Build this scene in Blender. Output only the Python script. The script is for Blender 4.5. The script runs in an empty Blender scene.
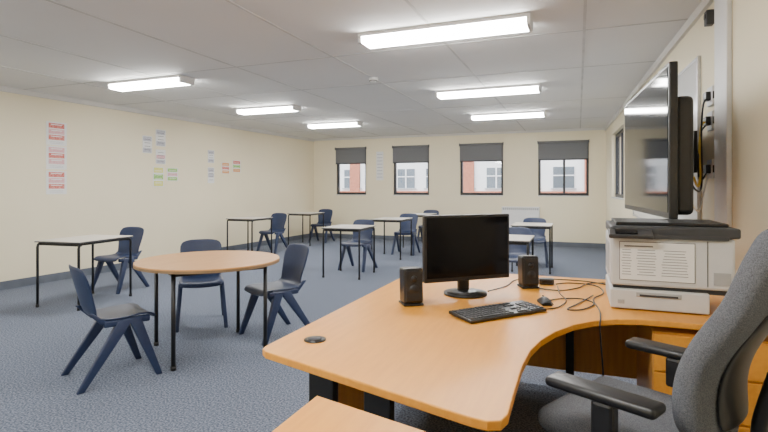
import bpy, bmesh, math, random
from mathutils import Vector, Matrix, Euler
random.seed(3)
scene=bpy.context.scene
COL=scene.collection

# ---------------------------------------------------------------- materials
def mat(name,col,rough=.5,metal=0,noise=None,bump=None,spec=.5,col2=None,detail=4,stretch=(1,1,1)):
    m=bpy.data.materials.new(name); m.use_nodes=True
    nt=m.node_tree; b=nt.nodes['Principled BSDF']
    b.inputs['Base Color'].default_value=(*col,1)
    b.inputs['Roughness'].default_value=rough
    b.inputs['Metallic'].default_value=metal
    b.inputs['Specular IOR Level'].default_value=spec
    if noise or bump:
        tc=nt.nodes.new('ShaderNodeTexCoord'); mp=nt.nodes.new('ShaderNodeMapping')
        mp.inputs['Scale'].default_value=stretch
        nt.links.new(tc.outputs['Object'],mp.inputs['Vector'])
        n=nt.nodes.new('ShaderNodeTexNoise'); n.inputs['Detail'].default_value=detail
        n.inputs['Scale'].default_value=noise or bump[0]
        nt.links.new(mp.outputs[0],n.inputs['Vector'])
        if noise:
            r=nt.nodes.new('ShaderNodeValToRGB')
            c2=col2 or tuple(c*.8 for c in col)
            r.color_ramp.elements[0].position=.35; r.color_ramp.elements[0].color=(*c2,1)
            r.color_ramp.elements[1].position=.65; r.color_ramp.elements[1].color=(*col,1)
            nt.links.new(n.outputs['Fac'],r.inputs['Fac']); nt.links.new(r.outputs[0],b.inputs['Base Color'])
        if bump:
            n2=nt.nodes.new('ShaderNodeTexNoise'); n2.inputs['Scale'].default_value=bump[0]; n2.inputs['Detail'].default_value=3
            nt.links.new(mp.outputs[0],n2.inputs['Vector'])
            bp=nt.nodes.new('ShaderNodeBump'); bp.inputs['Strength'].default_value=bump[1]; bp.inputs['Distance'].default_value=.01
            nt.links.new(n2.outputs['Fac'],bp.inputs['Height']); nt.links.new(bp.outputs[0],b.inputs['Normal'])
    return m
def emis(name,col,s):
    m=bpy.data.materials.new(name); m.use_nodes=True; nt=m.node_tree
    b=nt.nodes['Principled BSDF']; b.inputs['Base Color'].default_value=(*col,1)
    b.inputs['Emission Color'].default_value=(*col,1); b.inputs['Emission Strength'].default_value=s
    return m
M={}
M['wall']=mat('wall_paint',(.90,.815,.60),.65,noise=1.5,col2=(.88,.795,.585),bump=(60,.05))
M['ceil']=mat('ceiling_paint',(.79,.785,.77),.8,noise=.8,col2=(.76,.755,.74))
M['seam']=mat('ceiling_seam',(.66,.655,.64),.8,noise=3)
M['carpet']=mat('carpet',(.255,.29,.365),.95,noise=85,col2=(.065,.08,.12),bump=(180,.4),spec=.1,detail=6)
M['trimw']=mat('trim_white',(.72,.70,.66),.5,noise=5,col2=(.69,.67,.63))
M['base']=mat('skirting',(.13,.15,.19),.6,noise=5)
M['beech']=mat('beech_laminate',(.82,.36,.045),.38,noise=7,col2=(.76,.32,.04),stretch=(6,.6,6),detail=6,spec=.35)
M['beech2']=mat('beech_round',(.70,.36,.12),.38,noise=7,col2=(.64,.315,.10),stretch=(6,.6,6),detail=6,spec=.4)
M['beechd']=mat('beech_panel',(.72,.35,.07),.4,noise=7,col2=(.65,.30,.06),stretch=(6,6,.6),detail=6)
M['edge']=mat('table_edge',(.30,.19,.10),.5,noise=9)
M['ltop']=mat('desk_top_grey',(.66,.62,.56),.35,noise=12,col2=(.62,.58,.52))
M['black']=mat('black_metal',(.012,.012,.014),.4,noise=20,col2=(.009,.009,.01))
M['plast']=mat('black_plastic',(.014,.014,.016),.35,noise=30,col2=(.011,.011,.012))
M['screen']=mat('screen_glass',(.004,.004,.006),.12,noise=3,col2=(.003,.003,.004),spec=.2)
M['tvscreen']=mat('tv_glass',(.012,.015,.019),.07,noise=2,col2=(.010,.013,.016),spec=.15)
M['navy']=mat('navy_polypropylene',(.021,.036,.092),.42,noise=40,col2=(.018,.032,.082))
M['fabric']=mat('grey_fabric',(.18,.19,.21),.95,noise=300,col2=(.095,.10,.115),bump=(400,.3),spec=.1)
M['white']=mat('white_plastic',(.80,.80,.80),.45,noise=10,col2=(.77,.77,.77))
M['pwhite']=mat('printer_casing',(.62,.63,.635),.45,noise=10,col2=(.59,.60,.605))
M['wgrey']=mat('grey_plastic',(.40,.41,.42),.5,noise=10,col2=(.37,.38,.39))
M['dgrey']=mat('dark_grey_plastic',(.05,.052,.058),.45,noise=10)
M['paper']=mat('paper',(.85,.85,.83),.7,noise=4,col2=(.83,.83,.81))
M['ink']=mat('print_ink',(.18,.18,.19),.7,noise=50)
M['blind']=mat('blind_fabric',(.19,.195,.205),.9,noise=90,col2=(.165,.17,.18))
M['frame']=mat('window_frame',(.02,.022,.026),.4,noise=10)
M['steel']=mat('aluminium',(.55,.56,.57),.35,metal=.9,noise=30,col2=(.5,.5,.52))
M['board']=mat('whiteboard',(.83,.84,.84),.15,noise=2,col2=(.81,.82,.82))
M['red']=mat('print_red',(.62,.08,.06),.7,noise=60,col2=(.75,.35,.3))
M['pink']=mat('print_pink',(.75,.38,.42),.7,noise=40,col2=(.78,.55,.55))
M['green']=mat('print_green',(.15,.5,.15),.7,noise=50,col2=(.5,.65,.2))
M['yellow']=mat('print_yellow',(.8,.72,.15),.7,noise=50,col2=(.7,.75,.3))
M['orange']=mat('print_orange',(.8,.3,.08),.7,noise=50,col2=(.7,.45,.2))
M['pgrey']=mat('print_grey',(.62,.62,.66),.7,noise=60,col2=(.45,.45,.5))
M['ycable']=mat('yellow_cable',(.75,.5,.05),.5,noise=30)
M['lamp']=emis('lamp_diffuser',(1,.985,.95),58)
M['asph']=mat('asphalt',(.12,.12,.12),.9,noise=3)
M['facade']=mat('facade_render',(.85,.85,.83),.8,noise=.5,col2=(.75,.75,.74))
M['brick']=mat('facade_brick',(.50,.18,.10),.8,noise=6,col2=(.38,.13,.08))
M['oglass']=mat('outside_glass',(.10,.13,.16),.15,noise=1)
def glassmat():
    m=bpy.data.materials.new('window_glass'); m.use_nodes=True; nt=m.node_tree; nt.nodes.clear()
    o=nt.nodes.new('ShaderNodeOutputMaterial'); t=nt.nodes.new('ShaderNodeBsdfTransparent'); g=nt.nodes.new('ShaderNodeBsdfGlossy')
    g.inputs['Roughness'].default_value=.02; mx=nt.nodes.new('ShaderNodeMixShader'); mx.inputs[0].default_value=.06
    nt.links.new(t.outputs[0],mx.inputs[1]); nt.links.new(g.outputs[0],mx.inputs[2]); nt.links.new(mx.outputs[0],o.inputs[0]); return m
M['glass']=glassmat()

# ---------------------------------------------------------------- builder
class B:
    def __init__(s): s.bm=bmesh.new(); s.mats=[]
    def mi(s,m):
        if m not in s.mats: s.mats.append(m)
        return s.mats.index(m)
    def merge(s,b2,m,smooth=False,mtx=None):
        if mtx: bmesh.ops.transform(b2,matrix=mtx,verts=b2.verts)
        bmesh.ops.recalc_face_normals(b2,faces=b2.faces)
        i=s.mi(m)
        for f in b2.faces: f.material_index=i; f.smooth=smooth
        me=bpy.data.meshes.new('t'); b2.to_mesh(me); b2.free(); s.bm.from_mesh(me); bpy.data.meshes.remove(me)
    def box(s,c,sz,m,rot=(0,0,0),bev=0,seg=2,smooth=False):
        b=bmesh.new(); bmesh.ops.create_cube(b,size=1)
        bmesh.ops.scale(b,vec=sz,verts=b.verts)
        if bev: bmesh.ops.bevel(b,geom=b.edges[:],offset=bev,segments=seg,affect='EDGES',profile=.5); 
        s.merge(b,M[m],smooth,Matrix.Translation(c)@Euler(rot).to_matrix().to_4x4())
    def cyl(s,p0,p1,r,m,r2=None,seg=16,smooth=True):
        p0=Vector(p0);p1=Vector(p1);d=p1-p0
        b=bmesh.new(); bmesh.ops.create_cone(b,cap_ends=True,segments=seg,radius1=r,radius2=r if r2 is None else r2,depth=d.length)
        q=d.to_track_quat('Z','Y').to_matrix().to_4x4()
        s.merge(b,M[m],smooth,Matrix.Translation((p0+p1)/2)@q)
    def taper(s,p0,p1,a0,a1,m,bev=.006):
        b=bmesh.new(); vs=[]
        for p,a in((p0,a0),(p1,a1)):
            for dx,dy in((-1,-1),(1,-1),(1,1),(-1,1)): vs.append(b.verts.new((p[0]+dx*a[0]/2,p[1]+dy*a[1]/2,p[2])))
        b.faces.new(vs[:4]); b.faces.new(vs[4:])
        for i in range(4): b.faces.new((vs[i],vs[(i+1)%4],vs[4+(i+1)%4],vs[4+i]))
        bmesh.ops.recalc_face_normals(b,faces=b.faces)
        if bev: bmesh.ops.bevel(b,geom=b.edges[:],offset=bev,segments=2,affect='EDGES',profile=.5)
        s.merge(b,M[m],True)
    def tube(s,pts,r,m,seg=8,res=6):
        P=[Vector(p) for p in pts]
        if res>1 and len(P)>2:
            Q=[]
            for i in range(len(P)-1):
                a=P[max(i-1,0)];b_=P[i];c=P[i+1];d=P[min(i+2,len(P)-1)]
                for k in range(res):
                    t=k/res
                    Q.append(.5*((2*b_)+(-a+c)*t+(2*a-5*b_+4*c-d)*t*t+(-a+3*b_-3*c+d)*t**3))
            Q.append(P[-1]); P=Q
        b=bmesh.new(); rings=[]; n=None
        for i,p in enumerate(P):
            t=(P[min(i+1,len(P)-1)]-P[max(i-1,0)]).normalized()
            if n is None:
                n=t.orthogonal().normalized()
            else:
                n=(n-t*n.dot(t)).normalized()
            bn=t.cross(n)
            rings.append([b.verts.new(p+r*(math.cos(2*math.pi*k/seg)*n+math.sin(2*math.pi*k/seg)*bn)) for k in range(seg)])
        for a,c in zip(rings,rings[1:]):
            for k in range(seg): b.faces.new((a[k],a[(k+1)%seg],c[(k+1)%seg],c[k]))
        b.faces.new(rings[0]); b.faces.new(rings[-1])
        s.merge(b,M[m],True)
    def prism(s,out,z0,z1,m,bev=0):
        b=bmesh.new(); lo=[b.verts.new((x,y,z0)) for x,y in out]; hi=[b.verts.new((x,y,z1)) for x,y in out]
        b.faces.new(lo); b.faces.new(hi); n=len(out)
        for i in range(n): b.faces.new((lo[i],lo[(i+1)%n],hi[(i+1)%n],hi[i]))
        bmesh.ops.recalc_face_normals(b,faces=b.faces)
        if bev:
            es=[e for e in b.edges if abs(e.verts[0].co.z-e.verts[1].co.z)<1e-6]
            bmesh.ops.bevel(b,geom=es,offset=bev,segments=2,affect='EDGES',profile=.5)
        s.merge(b,M[m])
    def surf(s,fn,nu,nv,m,thick,sub=1,offset=0):
        me=bpy.data.meshes.new('s'); vs=[];fs=[]
        for j in range(nv+1):
            for i in range(nu+1): vs.append(fn(i/nu,j/nv))
        for j in range(nv):
            for i in range(nu): a=j*(nu+1)+i; fs.append((a,a+1,a+nu+2,a+nu+1))
        me.from_pydata(vs,[],fs); ob=bpy.data.objects.new('s',me); COL.objects.link(ob)
        md=ob.modifiers.new('a','SOLIDIFY'); md.thickness=thick; md.offset=offset
        if sub: md=ob.modifiers.new('b','SUBSURF'); md.levels=sub; md.render_levels=sub
        dg=bpy.context.evaluated_depsgraph_get(); dg.update()
        ev=ob.evaluated_get(dg); m2=bpy.data.meshes.new_from_object(ev)
        b=bmesh.new(); b.from_mesh(m2); s.merge(b,M[m],True)
        bpy.data.objects.remove(ob); bpy.data.meshes.remove(me); bpy.data.meshes.remove(m2)
    def mesh(s,name):
        me=bpy.data.meshes.new(name); s.bm.to_mesh(me); s.bm.free()
        for m in s.mats: me.materials.append(m)
        return me
    def done(s,name,loc=(0,0,0),rz=0): return put(name,s.mesh(name),loc,rz)
def put(name,me,loc=(0,0,0),rz=0,rot=None):
    o=bpy.data.objects.new(name,me); COL.objects.link(o); o.location=loc
    o.rotation_euler=rot if rot else (0,0,math.radians(rz)); return o

# ---------------------------------------------------------------- room shell
H=2.7; FAR=12.2; NEAR=-2.0
def xl(y): return -7.12+.038*(y-4.3)
def xr(y): return .87-.035*(y-4)
TH=.25
def wall(name,p0,p1,ops):
    """local x along wall, local +y outward"""
    p0=Vector(p0);p1=Vector(p1);L=(p1-p0).length
    b=B(); ops=sorted(ops); cur=0
    for a,c,z0,z1 in ops:
        b.box(((cur+a)/2,TH/2,H/2),(a-cur,TH,H),'wall')
        b.box(((a+c)/2,TH/2,z0/2),(c-a,TH,z0),'wall')
        b.box(((a+c)/2,TH/2,(z1+H)/2),(c-a,TH,H-z1),'wall')
        cur=c
    b.box(((cur+L)/2,TH/2,H/2),(L-cur,TH,H),'wall')
    d=p1-p0
    return b.done(name,(p0.x,p0.y,0),math.degrees(math.atan2(d.y,d.x))), L
A=(xl(FAR),FAR); Bq=(xr(FAR),FAR); C=(xr(NEAR),NEAR); D=(xl(NEAR),NEAR)
Z0,Z1=1.15,2.40
wins=[(-6.13,-5.24),(-4.48,-3.51),(-2.72,-1.67),(-.87,.23)]
wall('wall_far',A,Bq,[(a-A[0],b-A[0],Z0,Z1) for a,b in wins])
wr0,wr1=FAR-10.9,FAR-9.0
wall('wall_right',Bq,C,[(wr0,wr1,Z0,Z1)])
wall('wall_near',C,D,[])
wall('wall_left',D,A,[])
b=B(); b.prism([(D[0]-.3,NEAR-.3),(C[0]+.3,NEAR-.3),(Bq[0]+.6,FAR+.25),(A[0]-.6,FAR+.25)],-.1,0,'carpet'); b.done('floor')
b=B(); b.prism([(D[0]-.3,NEAR-.3),(C[0]+.3,NEAR-.3),(Bq[0]+.6,FAR+.25),(A[0]-.6,FAR+.25)],H,H+.1,'ceil')
b.done('ceiling')
b=B()
for x in (-5.95,-4.75,-3.55,-2.35,-1.15,.05):
    b.box((x,(FAR+NEAR)/2,H-.002),(.022,FAR-NEAR,.004),'seam')
for y in (-.3,2.1,4.6,6.0,8.2,10.4):
    b.box(((xl(y)+xr(y))/2,y,H-.0015),(xr(y)-xl(y),.022,.003),'seam')
b.done('trim_1')
def strip(name,p0,p1,z,h,t,m):
    p0=Vector(p0);p1=Vector(p1);d=p1-p0;L=d.length
    b=B(); b.box((L/2,-t/2,z+h/2),(L,t,h),m); b.done(name,(p0.x,p0.y,0),math.degrees(math.atan2(d.y,d.x)))
for nm,a,c in(('far',A,Bq),('right',Bq,C),('near',C,D),('left',D,A)):
    strip('baseboard_'+nm,a,c,0,.11,.015,'base')
strip('trim_2',D,A,H-.07,.07,.03,'trimw')
strip('trim_3',Bq,C,H-.07,.07,.03,'trimw')
strip('trim_4',A,Bq,H-.05,.05,.03,'trimw')
AL=math.degrees(math.atan(.038))

# windows
def window(name,w,h,loc,rz,mull=None):
    b=B(); f=.055; d=.07; y=.1
    for x in(-w/2+f/2,w/2-f/2): b.box((x,y,0),(f,d,h),'frame')
    for z in(-h/2+f/2,h/2-f/2): b.box((0,y,z),(w-2*f,d,f),'frame')
    if mull is not None: b.box((mull,y,0),(.05,d,h-2*f),'frame')
    b.box((0,y-.03,-h/2+f+.015),(w-2*f,.03,.03),'frame')
    b.box((0,y+.01,0),(w-2*f,.006,h-2*f),'glass')
    b.box((0,.03,-h/2+.012),(w,.08,.024),'trimw',bev=.004)
    b.done(name,loc,rz)
for i,(a,c) in enumerate(wins):
    window('window_%d'%(i+1),c-a,Z1-Z0,((a+c)/2,FAR,(Z0+Z1)/2),0,mull=(c-a)*.02 if i==3 else None)
    bl=B(); w=c-a-.01
    bl.cyl((-w/2,-.035,2.41),(w/2,-.035,2.41),.028,'blind')
    bl.box((0,-.03,2.21),(w,.006,.40),'blind'); bl.box((0,-.03,2.005),(w,.016,.03),'dgrey',bev=.004)
    for sx in(-1,1): bl.box((sx*(w/2+.008),-.03,2.41),(.014,.06,.07),'dgrey')
    bl.cyl((w/2-.03,-.05,1.45),(w/2-.03,-.05,2.40),.003,'dgrey',seg=6)
    bl.done('roller_blind',((a+c)/2,FAR,0),0)
dr=math.degrees(math.atan2(C[1]-Bq[1],C[0]-Bq[0]))
def onright(s,off,z):
    d=(Vector(C)-Vector(Bq)).normalized(); n=Vector((d.y,-d.x))
    p=Vector(Bq)+d*s+n*off; return (p.x,p.y,z)
def syR(y): return (FAR-y)/ ((Vector(C)-Vector(Bq)).normalized().y*-1)
window('window_5',wr1-wr0,Z1-Z0,onright((wr0+wr1)/2,0,(Z0+Z1)/2),dr,mull=0)

# ---------------------------------------------------------------- outside
b=B(); b.box((0,30,-3.2),(140,120,.2),'asph'); b.done('ground_outside')
b=B()
b.box((-18,43,3.9),(50,6,14),'facade')
for i in range(19):
    for z in (-.9,2.15,5.2):
        x=-41+i*2.5
        b.box((x,39.97,z),(1.5,.1,1.6),'oglass')
        b.box((x,39.9,z-.86),(1.8,.14,.1),'wgrey')
        b.box((x,39.9,z),(.10,.1,1.6),'white'); b.box((x,39.9,z+.15),(1.5,.1,.08),'white')
b.box((-18,39.9,.6),(50,.3,1.0),'brick')
for x in(-38,-28,-18.2,-8.2,.9): b.box((x,39.9,3.9),(.9,.25,14),'brick')
b.done('office_building')
b=B(); b.box((16,14,2.9),(6,40,12),'brick')
for i in range(8):
    b.box((12.97,-3+i*4.6,2.2),(.1,1.6,1.6),'oglass')
b.done('brick_building')

# ---------------------------------------------------------------- ceiling lights
def light(name,x0,x1,y):
    w=x1-x0; b=B()
    b.box((0,0,H-.016),(w,.24,.03),'white',bev=.004)
    prof=[(-.112,H-.031),(-.090,H-.085),(.090,H-.085),(.112,H-.031)]
    bm=bmesh.new(); e=[]
    for xx in(-w/2+.03,w/2-.03): e.append([bm.verts.new((xx,p[0],p[1])) for p in prof])
    bm.faces.new(e[0]);bm.faces.new(e[1])
    for k in range(4): bm.faces.new((e[0][k],e[0][(k+1)%4],e[1][(k+1)%4],e[1][k]))
    b.merge(bm,M['lamp'])
    for xx in(-w/2+.015,w/2-.015): b.box((xx,0,H-.058),(.03,.23,.06),'white',bev=.004)
    b.done(name,((x0+x1)/2,y,0))
for x0,x1,y in((-1.79,-.34,4.10),(-1.85,-.45,6.85),(-1.85,-.53,9.25),(-5.60,-4.40,4.78),(-5.41,-4.27,7.1),(-5.3,-4.12,9.3),(-1.85,-.4,1.0),(-5.8,-4.3,1.0),(-3.9,-2.5,-1.0)):  # last three fittings are out of view, added to light the near end
    light('ceiling_light',x0,x1,y)
b=B(); b.cyl((0,0,H),(0,0,H-.03),.055,'white',r2=.055); b.cyl((0,0,H-.03),(0,0,H-.055),.045,'white',r2=.03); b.cyl((0,0,H-.033),(0,0,H-.04),.05,'dgrey'); b.done('smoke_detector',(-2.34,5.67,0))

# ---------------------------------------------------------------- student chair (moulded polypropylene)
def chair_mesh():
    b=B()
    prof=[(.225,.395),(.215,.425),(.17,.442),(.08,.437),(-.02,.430),(-.11,.432),(-.165,.452),(-.195,.50),(-.215,.57),(-.235,.65),(-.255,.73),(-.268,.79),(-.274,.815)]
    wid=[.37,.39,.41,.42,.42,.40,.37,.35,.365,.40,.415,.395,.35]
    n=len(prof)-1
    def f(u,v):
        k=min(int(v*n+1e-6),n); y,z=prof[k]; w=wid[k]; x=(u-.5)*w; c=(2*u-1)**2
        if k<=6: z+=.014*c
        else: y+=(.04 if k<11 else .03)*c
        if k>=11: z-=.018*c*c
        return (x,y,z)
    b.surf(f,8,n,'navy',.014,1)
    for sx in(-1,1):
        b.taper((sx*.188,.075,.43),(sx*.222,.235,0),(.042,.085),(.036,.042),'navy')
        b.taper((sx*.188,.02,.43),(sx*.225,-.27,0),(.042,.10),(.036,.045),'navy')
        b.box((sx*.186,.03,.415),(.04,.30,.045),'navy',bev=.01,smooth=True)
        b.taper((sx*.178,-.10,.41),(sx*.178,-.20,.50),(.035,.06),(.025,.03),'navy')
    return b.mesh('classroom_chair')
CH=chair_mesh()
def chair(x,y,face): put('classroom_chair',CH,(x,y,0),face-90)

# ---------------------------------------------------------------- student desk
def desk_mesh(w=.62,d=.70):
    b=B(); z=.755
    b.box((0,0,z-.010),(w,d,.020),'ltop',bev=.004)
    b.box((0,0,z-.013),(w+.004,d+.004,.012),'dgrey',bev=.003)
    r=.014
    for sx in(-1,1):
        x=sx*(w/2-.02)
        b.tube([(x,-d/2+.02,0.005),(x,-d/2+.02,.68),(x,-d/2+.028,.71),(x,-d/2+.06,.722),(x,d/2-.06,.722),(x,d/2-.028,.71),(x,d/2-.02,.68),(x,d/2-.02,.005)],r,'black',seg=10,res=1)
    for sy in(-1,1): b.box((0,sy*(d/2-.05),.715),(w-.04,.02,.03),'black')
    for sx in(-1,1):
        for sy in(-1,1): b.cyl((sx*(w/2-.02),sy*(d/2-.02),0),(sx*(w/2-.02),sy*(d/2-.02),.03),.018,'black')
    return b.mesh('student_desk')
DM=desk_mesh()
def desk(x,y,rz=0): put('student_desk',DM,(x,y,0),rz)
D1=desk_mesh(.62,.80)
put('student_desk',D1,(-5.46,4.27,0),6); chair(-5.70,4.93,-86)
desk(-6.15,8.4); chair(-5.98,8.95,-92)
desk(-6.1,10.55); chair(-5.98,11.1,-88)
desk(-3.31,7.05,3); chair(-3.42,7.60,-93)
desk(-3.4,9.2); chair(-3.3,9.75,-87)
desk(-3.4,11.05); chair(-3.35,11.6,-90)
desk(-.70,8.6); chair(-.72,9.15,-88)
desk(-.82,6.2); chair(-.78,6.77,-92)

# round table
LG=(-80,10,100,190)
b=B(); b.cyl((0,0,.726),(0,0,.746),.575,'edge',seg=72,smooth=False); b.cyl((0,0,.7461),(0,0,.755),.573,'beech2',seg=72,smooth=False)
for a in LG:
    c,s_=math.cos(math.radians(a)),math.sin(math.radians(a))
    b.cyl((.5*c,.5*s_,0),(.5*c,.5*s_,.725),.016,'black'); b.cyl((.5*c,.5*s_,0),(.5*c,.5*s_,.03),.02,'black')
pts=[(.5*math.cos(math.radians(a)),.5*math.sin(math.radians(a)),.708) for a in LG]
for i in range(4): 
    p,q=Vector(pts[i]),Vector(pts[(i+1)%4]); m_=(p+q)/2; dd=q-p
    b.box(m_,(dd.length,.02,.035),'black',rot=(0,0,math.atan2(dd.y,dd.x)))
b.done('round_table',(-2.88,3.38,0))
chair(-3.14,2.68,65); chair(-3.50,3.99,-48); chair(-2.60,3.94,-117)

# ---------------------------------------------------------------- teacher desk
b=B()
out=[(-1.145,1.66),(-1.135,1.63),(-1.105,1.605),(-.27,1.345),(-.225,1.338),(-.19,1.355),(-.178,1.40),(-.18,1.6),(-.18,1.80),(-.168,1.98),(-.14,2.13),(-.09,2.28),(-.02,2.42),(.07,2.53),(.17,2.60),(.28,2.635),(.4,2.64),(.86,2.64),(.86,3.70),(-1.11,3.70),(-1.135,3.69),(-1.145,3.67)]
b.prism(out,.702,.73,'beech',bev=.004)
for x in(-.95,-.71):
    b.box((x,1.78,.375),(.11,.05,.62),'black',bev=.006)
b.box((-.83,1.78,.68),(.40,.06,.04),'black'); b.box((-.72,1.80,.04),(.60,.06,.05),'black',bev=.01)
b.box((-1.02,2.7,.40),(.02,1.7,.56),'beechd')
b.box((-.10,3.60,.41),(1.85,.02,.58),'beechd')
for p in((-1.02,3.62),(.80,3.62),(-.05,3.55)): b.box((p[0],p[1],.351),(.05,.05,.70),'black')
b.cyl((-1.0,1.80,.730),(-1.0,1.80,.734),.045,'plast',seg=28); b.cyl((-1.0,1.80,.734),(-1.0,1.80,.738),.028,'dgrey',seg=24)
b.done('teacher_desk')
b=B()
b.box((.58,3.02,.36),(.50,.68,.62),'beechd',bev=.003)
for z,h in((.575,.17),(.385,.19),(.18,.20)):
    b.box((.58,2.672,z),(.49,.018,h),'beech',bev=.003)
    b.box((.58,2.655,z+h/2-.04),(.14,.02,.012),'steel',bev=.003)
for sx in(-1,1):
    for y in(2.75,3.3): b.cyl((.58+sx*.2,y,0),(.58+sx*.2,y,.05),.025,'black')
b.done('drawer_pedestal')
b=B(); b.prism([(-.735,1.335),(-.735,.55),(.02,.55),(.02,1.14)],.697,.725,'beech',bev=.005)
for x,y in((-.68,.62),(-.04,.62),(-.68,1.25),(-.04,1.08)): b.box((x,y,.348),(.04,.04,.696),'black')
b.box((-.36,.62,.67),(.62,.025,.05),'black'); b.box((-.36,1.165,.67),(.65,.025,.05),'black',rot=(0,0,math.atan2(-.17,.64)))
b.done('side_table')

# ---------------------------------------------------------------- monitor
T=.731
b=B()
b.box((0,0,.275),(.56,.035,.38),'plast',bev=.006)
b.box((0,-.0185,.28),(.53,.003,.34),'screen')
b.box((0,.035,.26),(.32,.05,.2),'plast',bev=.02)
b.box((0,.045,.10),(.07,.03,.19),'plast',bev=.008)
b.cyl((0,.02,0),(0,.02,.012),.125,'plast',seg=40); b.cyl((0,.02,.012),(0,.02,.022),.11,'plast',r2=.05,seg=40)
b.done('computer_monitor',(-.60,2.88,T),42)
b=B(); L,W=.48,.175
b.box((0,0,.013),(L,W,.016),'plast',rot=(.05,0,0),bev=.005)
def key(x,r,w): 
    y=-W/2+.022+r*.0245+(.006 if r==5 else 0); b.box((x,y,.0225+.05*y),(w,.0195,.007),'dgrey',bev=.002,seg=1)
x0=-L/2+.018
for r in range(6):
    if r==0:
        for x,w_ in((x0,.024),(x0+.027,.022),(x0+.052,.022),(x0+.122,.11),(x0+.192,.022),(x0+.217,.022),(x0+.243,.024)): key(x,r,w_)
    elif r==5:
        for k in(0,2,3,4,5,6.5,7.5,8.5,9.5,10.6,11.6): key(x0+k*.0215,r,.0185)
    else:
        for k in range(12): key(x0+k*.0215,r,.0185)
    for k in range(3):
        if r in(1,3) and k!=1: continue
        if r==3: continue
        key(x0+.295+k*.0215,r,.0185)
    if r<5:
        for k in range(4): key(x0+.378+k*.0215,r,.0185)
b.done('computer_keyboard',(-.365,2.50,T),50)
b=B()
def mf(u,v):
    a=(u-.5)*math.pi; return (.031*math.sin(a)*(1-.12*v),-.055+.11*v,.006+.032*math.cos(a)*math.sin(math.pi*(.12+.76*v)))
b.surf(mf,8,10,'dgrey',.004,1)
b.box((0,0,.005),(.055,.10,.008),'plast',bev=.003)
b.box((0,.03,.036),(.006,.02,.008),'black',bev=.002)
b.done('computer_mouse',(-.165,2.80,T),20)
def speaker(x,y,rz):
    b=B(); b.box((0,0,.104),(.105,.10,.185),'plast',rot=(-.08,0,0),bev=.012,smooth=False)
    b.box((0,-.052,.106),(.085,.006,.155),'black',rot=(-.08,0,0),bev=.002)
    for z,r in((.082,.032),(.142,.018)): b.cyl((0,-.050,z),(0,-.058,z),r,'plast',r2=r*.85,seg=24)
    b.box((0,0,.006),(.11,.11,.012),'plast',bev=.004)
    b.done('computer_speaker',(x,y,T),rz)
speaker(-.83,2.54,35); speaker(-.29,3.24,25)
b=B(); b.box((0,0,.02),(.09,.06,.035),'dgrey',bev=.006); b.box((0,-.031,.02),(.06,.003,.015),'plast'); b.done('network_hub',(-.19,3.38,T),10)
b=B(); z=T+.0045
b.tube([(-.15,2.87,z),(-.08,2.95,z),(.02,2.98,z),(.08,2.88,z),(.02,2.72,z),(-.05,2.7,z),(0,2.85,z),(.08,3.1,z)],.0035,'plast')
b.tube([(-.13,3.38,z),(-.05,3.45,z),(.1,3.42,z),(.14,3.2,z),(.08,3.0,z),(.10,2.75,z),(.10,2.58,z),(.095,2.525,T-.02),(.10,2.53,.62),(.11,2.56,.45),(.10,2.8,.25)],.0035,'plast')
b.tube([(-.5,3.0,z),(-.42,3.2,z),(-.38,3.45,z),(-.2,3.55,z),(.05,3.55,z),(.2,3.45,z)],.0035,'plast')
b.tube([(-.22,3.2,z),(-.1,3.18,z),(.0,3.3,z),(.08,3.5,z),(.3,3.55,z)],.0035,'plast')
b.tube([(-.17,2.65,z),(-.1,2.72,z),(-.06,2.9,z),(-.10,3.1,z),(-.12,3.32,z)],.003,'plast')
b.done('computer_cable')

# ---------------------------------------------------------------- printer
b=B()
x0,x1,y0,y1=.155,.70,2.82,3.28
cx=(x0+x1)/2; cy=(y0+y1)/2
b.box(((x0+.595)/2,cy,T+.055),(.595-x0,y1-y0,.10),'pwhite',bev=.008)
b.box(((x0+.595)/2,y0-.001,T+.082),(.20,.006,.022),'wgrey',bev=.002)
b.box(((x0+.595)/2,y0-.0045,T+.078),(.17,.003,.010),'dgrey')
b.box((x0+.05,y0-.001,T+.04),(.03,.004,.02),'wgrey')
b.box((cx,cy+.01,T+.11),(x1-x0-.03,y1-y0-.03,.024),'dgrey')
b.box((cx,cy,T+.248),(x1-x0,y1-y0,.25),'pwhite',bev=.012)
b.box((.585,y0-.001,T+.25),(.003,.003,.22),'dgrey')
b.box((.645,y0-.002,T+.18),(.07,.004,.06),'wgrey',bev=.001)
b.box((cx,y0+.003,T+.376),(x1-x0-.06,.04,.02),'dgrey')
b.box((cx+.01,cy,T+.40),(x1-x0+.02,y1-y0+.02,.05),'dgrey',bev=.01)
b.box((cx+.01,cy+.03,T+.433),(x1-x0-.04,y1-y0-.08,.018),'plast',bev=.006)
b.box((x0+.09,y0-.035,T+.39),(.20,.08,.022),'dgrey',rot=(.35,0,0),bev=.005)
b.box((x0+.07,y0-.046,T+.400),(.10,.045,.006),'screen',rot=(.35,0,0))
b.box((x0-.001,cy,T+.25),(.004,.30,.16),'wgrey')
b.box((.365,y0-.002,T+.250),(.335,.003,.195),'dgrey')
b.box((.365,y0-.003,T+.250),(.33,.003,.19),'paper')
b.box((.285,y0-.0048,T+.325),(.13,.001,.007),'ink')
for i in range(10):
    for xa,wa in((.23,.05),(.32,.09),(.445,.12)):
        b.box((xa,y0-.0048,T+.306-i*.0138),(wa*(.7+.3*random.random()),.001,.0028),'ink')
b.done('office_printer')

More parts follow.
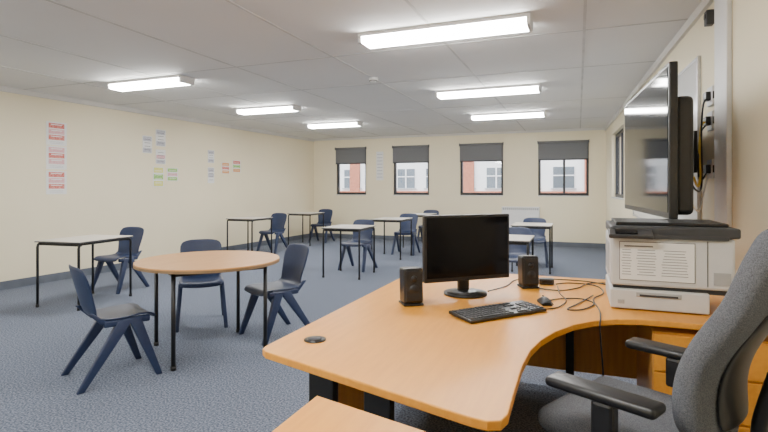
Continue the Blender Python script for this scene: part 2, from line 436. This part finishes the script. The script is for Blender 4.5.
# ---------------------------------------------------------------- TV
b=B()
w,h=1.52,.86
b.box((0,0,0),(w,.045,h),'plast',bev=.006)
b.box((0,-.0235,.005),(w-.05,.003,h-.06),'tvscreen')
b.box((.0,.065,-.08),(w-.10,.10,.66),'plast',bev=.03,seg=3)
b.box((-.45,.13,-.0),(.45,.03,.4),'black',bev=.004)
for sx in(-.58,-.32): b.box((sx,.25,0),(.05,.22,.06),'black')
b.box((-.45,.365,0),(.40,.02,.30),'black')
tvd=Vector((.49,3.10,0))-Vector((.39,4.62,0))
tv=b.done('wall_television',(.435,3.86,1.61),math.degrees(math.atan2(tvd.y,tvd.x)))
b=B()
b.tube([(.84,4.02,1.98),(.80,3.98,1.92),(.78,3.94,1.7),(.78,3.92,1.45),(.76,3.86,1.34),(.70,3.7,1.34),(.64,3.6,1.42)],.006,'plast')
b.tube([(.84,4.02,1.80),(.79,3.98,1.78),(.765,3.92,1.60),(.765,3.90,1.42),(.74,3.84,1.36),(.70,3.75,1.42)],.0075,'ycable')
b.tube([(.84,4.02,1.80),(.785,4.0,1.72),(.75,3.88,1.50),(.775,3.94,1.40),(.84,4.02,1.48)],.006,'plast')
b.tube([(.84,4.0,1.46),(.79,3.94,1.30),(.76,3.86,1.22),(.72,3.76,1.20),(.66,3.6,1.26)],.005,'paper')
b.done('television_cable')

def wbox(name,y,z,ly,lz,t,m,extra=None):
    b=B(); b.box((0,-t/2-.001,0),(ly,t,lz),m,bev=min(.006,t/3))
    if extra: extra(b,t)
    b.done(name,onright(syR(y),0,z),dr)
def wbx(b,t):
    w,h=3.4,1.35
    for x in(-w/2,w/2): b.box((x,-t/2-.003,0),(.025,t+.006,h+.03),'steel',bev=.004)
    for z in(-h/2,h/2): b.box((0,-t/2-.003,z),(w,t+.006,.025),'steel',bev=.004)
    b.box((0,-.04,-h/2-.005),(w*.6,.06,.012),'steel',bev=.004)
wbox('whiteboard',6.05,1.65,3.4,1.35,.02,'board',wbx)
wbox('trim_5',3.76,1.35,.26,2.62,.03,'white')
def sock(b,t):
    b.box((0,-t-.015,0),(.075,.03,.06),'plast',bev=.004); b.box((.062,-t/2,0),(.02,t*.8,.05),'plast',bev=.002)
for z in(1.98,1.81,1.48): wbox('wall_socket',4.02,z,.13,.13,.025,'white',sock)
wbox('wall_sensor',4.02,2.52,.07,.10,.05,'dgrey',lambda b,t:b.box((0,-t-.003,.01),(.03,.008,.03),'plast'))
b=B(); b.box((0,-.06,0),(.86,.10,.50),'white',bev=.01)
for i in range(18): b.box((-.39+i*.046,-.112,.20),(.03,.004,.05),'wgrey')
b.box((.38,-.112,-.1),(.05,.006,.06),'wgrey'); 
for x in(-.3,.3): b.box((x,-.04,-.26),(.03,.05,.04),'wgrey')
b.done('wall_heater',(-1.26,FAR,.66))

# ---------------------------------------------------------------- posters
def poster(name,y,z,w,h,cols,base='paper'):
    b=B(); b.box((0,-.003,0),(w,.003,h),base)
    n=len(cols)
    for i,c in enumerate(cols):
        if c is None: continue
        zz=h/2-(i+.5)*h/n
        b.box((0,-.0055,zz),(w*.86,.002,h/n*.78),c)
    if base=='paper':
        for i in range(4): b.box((0,-.0070,h*.3-i*h*.2),(w*.6,.001,h*.025),'ink' if cols[0] in('pgrey',None) else 'paper')
    b.done(name,(xl(y)+.001,y,z),90-AL)
for z,c in((2.17,['red','pink','red']),(1.82,['pink','red','pink']),(1.46,['red','pink','red'])):
    b=B(); b.box((0,-.003,-.03),(.30,.003,.34),'paper')
    for i,k in enumerate(c): b.box((0,-.0055,.085-i*.085),(.23,.002,.07),k)
    for i in range(3): b.box((0,-.0072,.10-i*.085),(.16,.001,.012),'paper')
    for i in range(2): b.box((0,-.0055,-.15-i*.02),(.2,.001,.005),'pgrey')
    b.done('wall_poster',(xl(5.07)+.001,5.07,z),90-AL)
poster('wall_poster',6.66,2.11,.20,.30,['pgrey',None,'pgrey'])
poster('wall_poster',6.95,2.25,.22,.30,['pgrey','paper','pgrey'])
poster('wall_poster',6.95,1.91,.22,.26,[None,'pink','pgrey'])
poster('wall_poster',6.90,1.55,.24,.36,['yellow','green','yellow'])
poster('wall_poster',7.22,1.60,.26,.24,['green','pink','green'])
poster('wall_poster',8.22,1.99,.18,.26,['pgrey',None,'pgrey'])
poster('wall_poster',8.22,1.61,.18,.32,['pgrey','pgrey',None])
poster('wall_poster',8.65,1.77,.24,.24,['orange','red','orange'])
poster('wall_poster',9.0,1.82,.26,.26,['red','green','orange'])
poster('wall_poster',4.19,1.80,.25,.5,['pgrey',None,'pgrey'])
b=B(); b.box((0,-.003,0),(.20,.003,.75),'paper'); 
for i in range(8): b.box((0,-.005,.3-i*.085),(.15,.002,.02),'pgrey')
b.done('wall_notice',(-4.85,FAR,1.93))

# ---------------------------------------------------------------- office chair
b=B()
def rb(c,s,m,bev,rot=(0,0,0)): b.box(c,s,m,rot=rot,bev=bev,seg=4,smooth=True)
rb((0,.03,.50),(.52,.52,.09),'fabric',.042)
rb((0,.02,.445),(.42,.40,.03),'plast',.012)
def bf(u,v):
    z=.58+.66*v; w=.235*(1-.16*v**3); 
    a=2*u-1
    rnd=1-.25*max(0,(v-.8)/.2)**2-.15*max(0,(.12-v)/.12)**2
    y=-.25+.05*math.sin(math.pi*min(v*1.6,1))-.20*v**1.2
    return (a*w*rnd,y+.05*a*a,z)
b.surf(bf,8,12,'fabric',.085,2)
def bs(u,v):
    p=bf(.18+.64*u,.04+.6*v); return (p[0],p[1]-.050,p[2])
b.surf(bs,6,8,'plast',.012,1)
b.tube([(0,-.05,.43),(0,-.22,.43),(0,-.33,.50),(0,-.34,.62),(0,-.38,.78)],.024,'plast',res=5)
for sx in(-1,1):
    x=sx*.31
    rb((x,.01,.69),(.095,.36,.035),'plast',.016)
    b.tube([(sx*.20,-.02,.43),(sx*.29,-.02,.43),(x+sx*.005,-.01,.48),(x,.0,.67)],.022,'plast',res=5)
    b.box((x,0,.61),(.05,.075,.12),'plast',bev=.012)
b.box((0,0,.405),(.16,.22,.05),'plast',bev=.01)
b.cyl((0,0,.12),(0,0,.40),.028,'steel'); b.cyl((0,0,.10),(0,0,.22),.038,'plast')
for k in range(5):
    a=math.radians(72*k+20); c,s_=math.cos(a),math.sin(a)
    b.tube([(.02*c,.02*s_,.12),(.16*c,.16*s_,.11),(.29*c,.29*s_,.075)],.022,'plast',res=4)
    b.cyl((.30*c-.02*s_,.30*s_+.02*c,.03),(.30*c+.02*s_,.30*s_-.02*c,.03),.03,'plast')
    b.cyl((.29*c,.29*s_,.04),(.29*c,.29*s_,.085),.01,'steel')
b.done('office_chair',(.225,2.02,0),152-90)

# ---------------------------------------------------------------- world, camera
w=bpy.data.worlds.new('World'); scene.world=w; w.use_nodes=True
bg=w.node_tree.nodes['Background']; bg.inputs[0].default_value=(.88,.93,1,1); bg.inputs[1].default_value=7
cam=bpy.data.cameras.new('Camera'); co=bpy.data.objects.new('Camera',cam); COL.objects.link(co)
cam.sensor_width=36; cam.lens=500/768*36; cam.shift_y=-28/768; cam.clip_start=.05; cam.clip_end=300
co.location=(0,0,1.35); co.rotation_euler=(math.radians(90),0,math.radians(21.2))
scene.camera=co
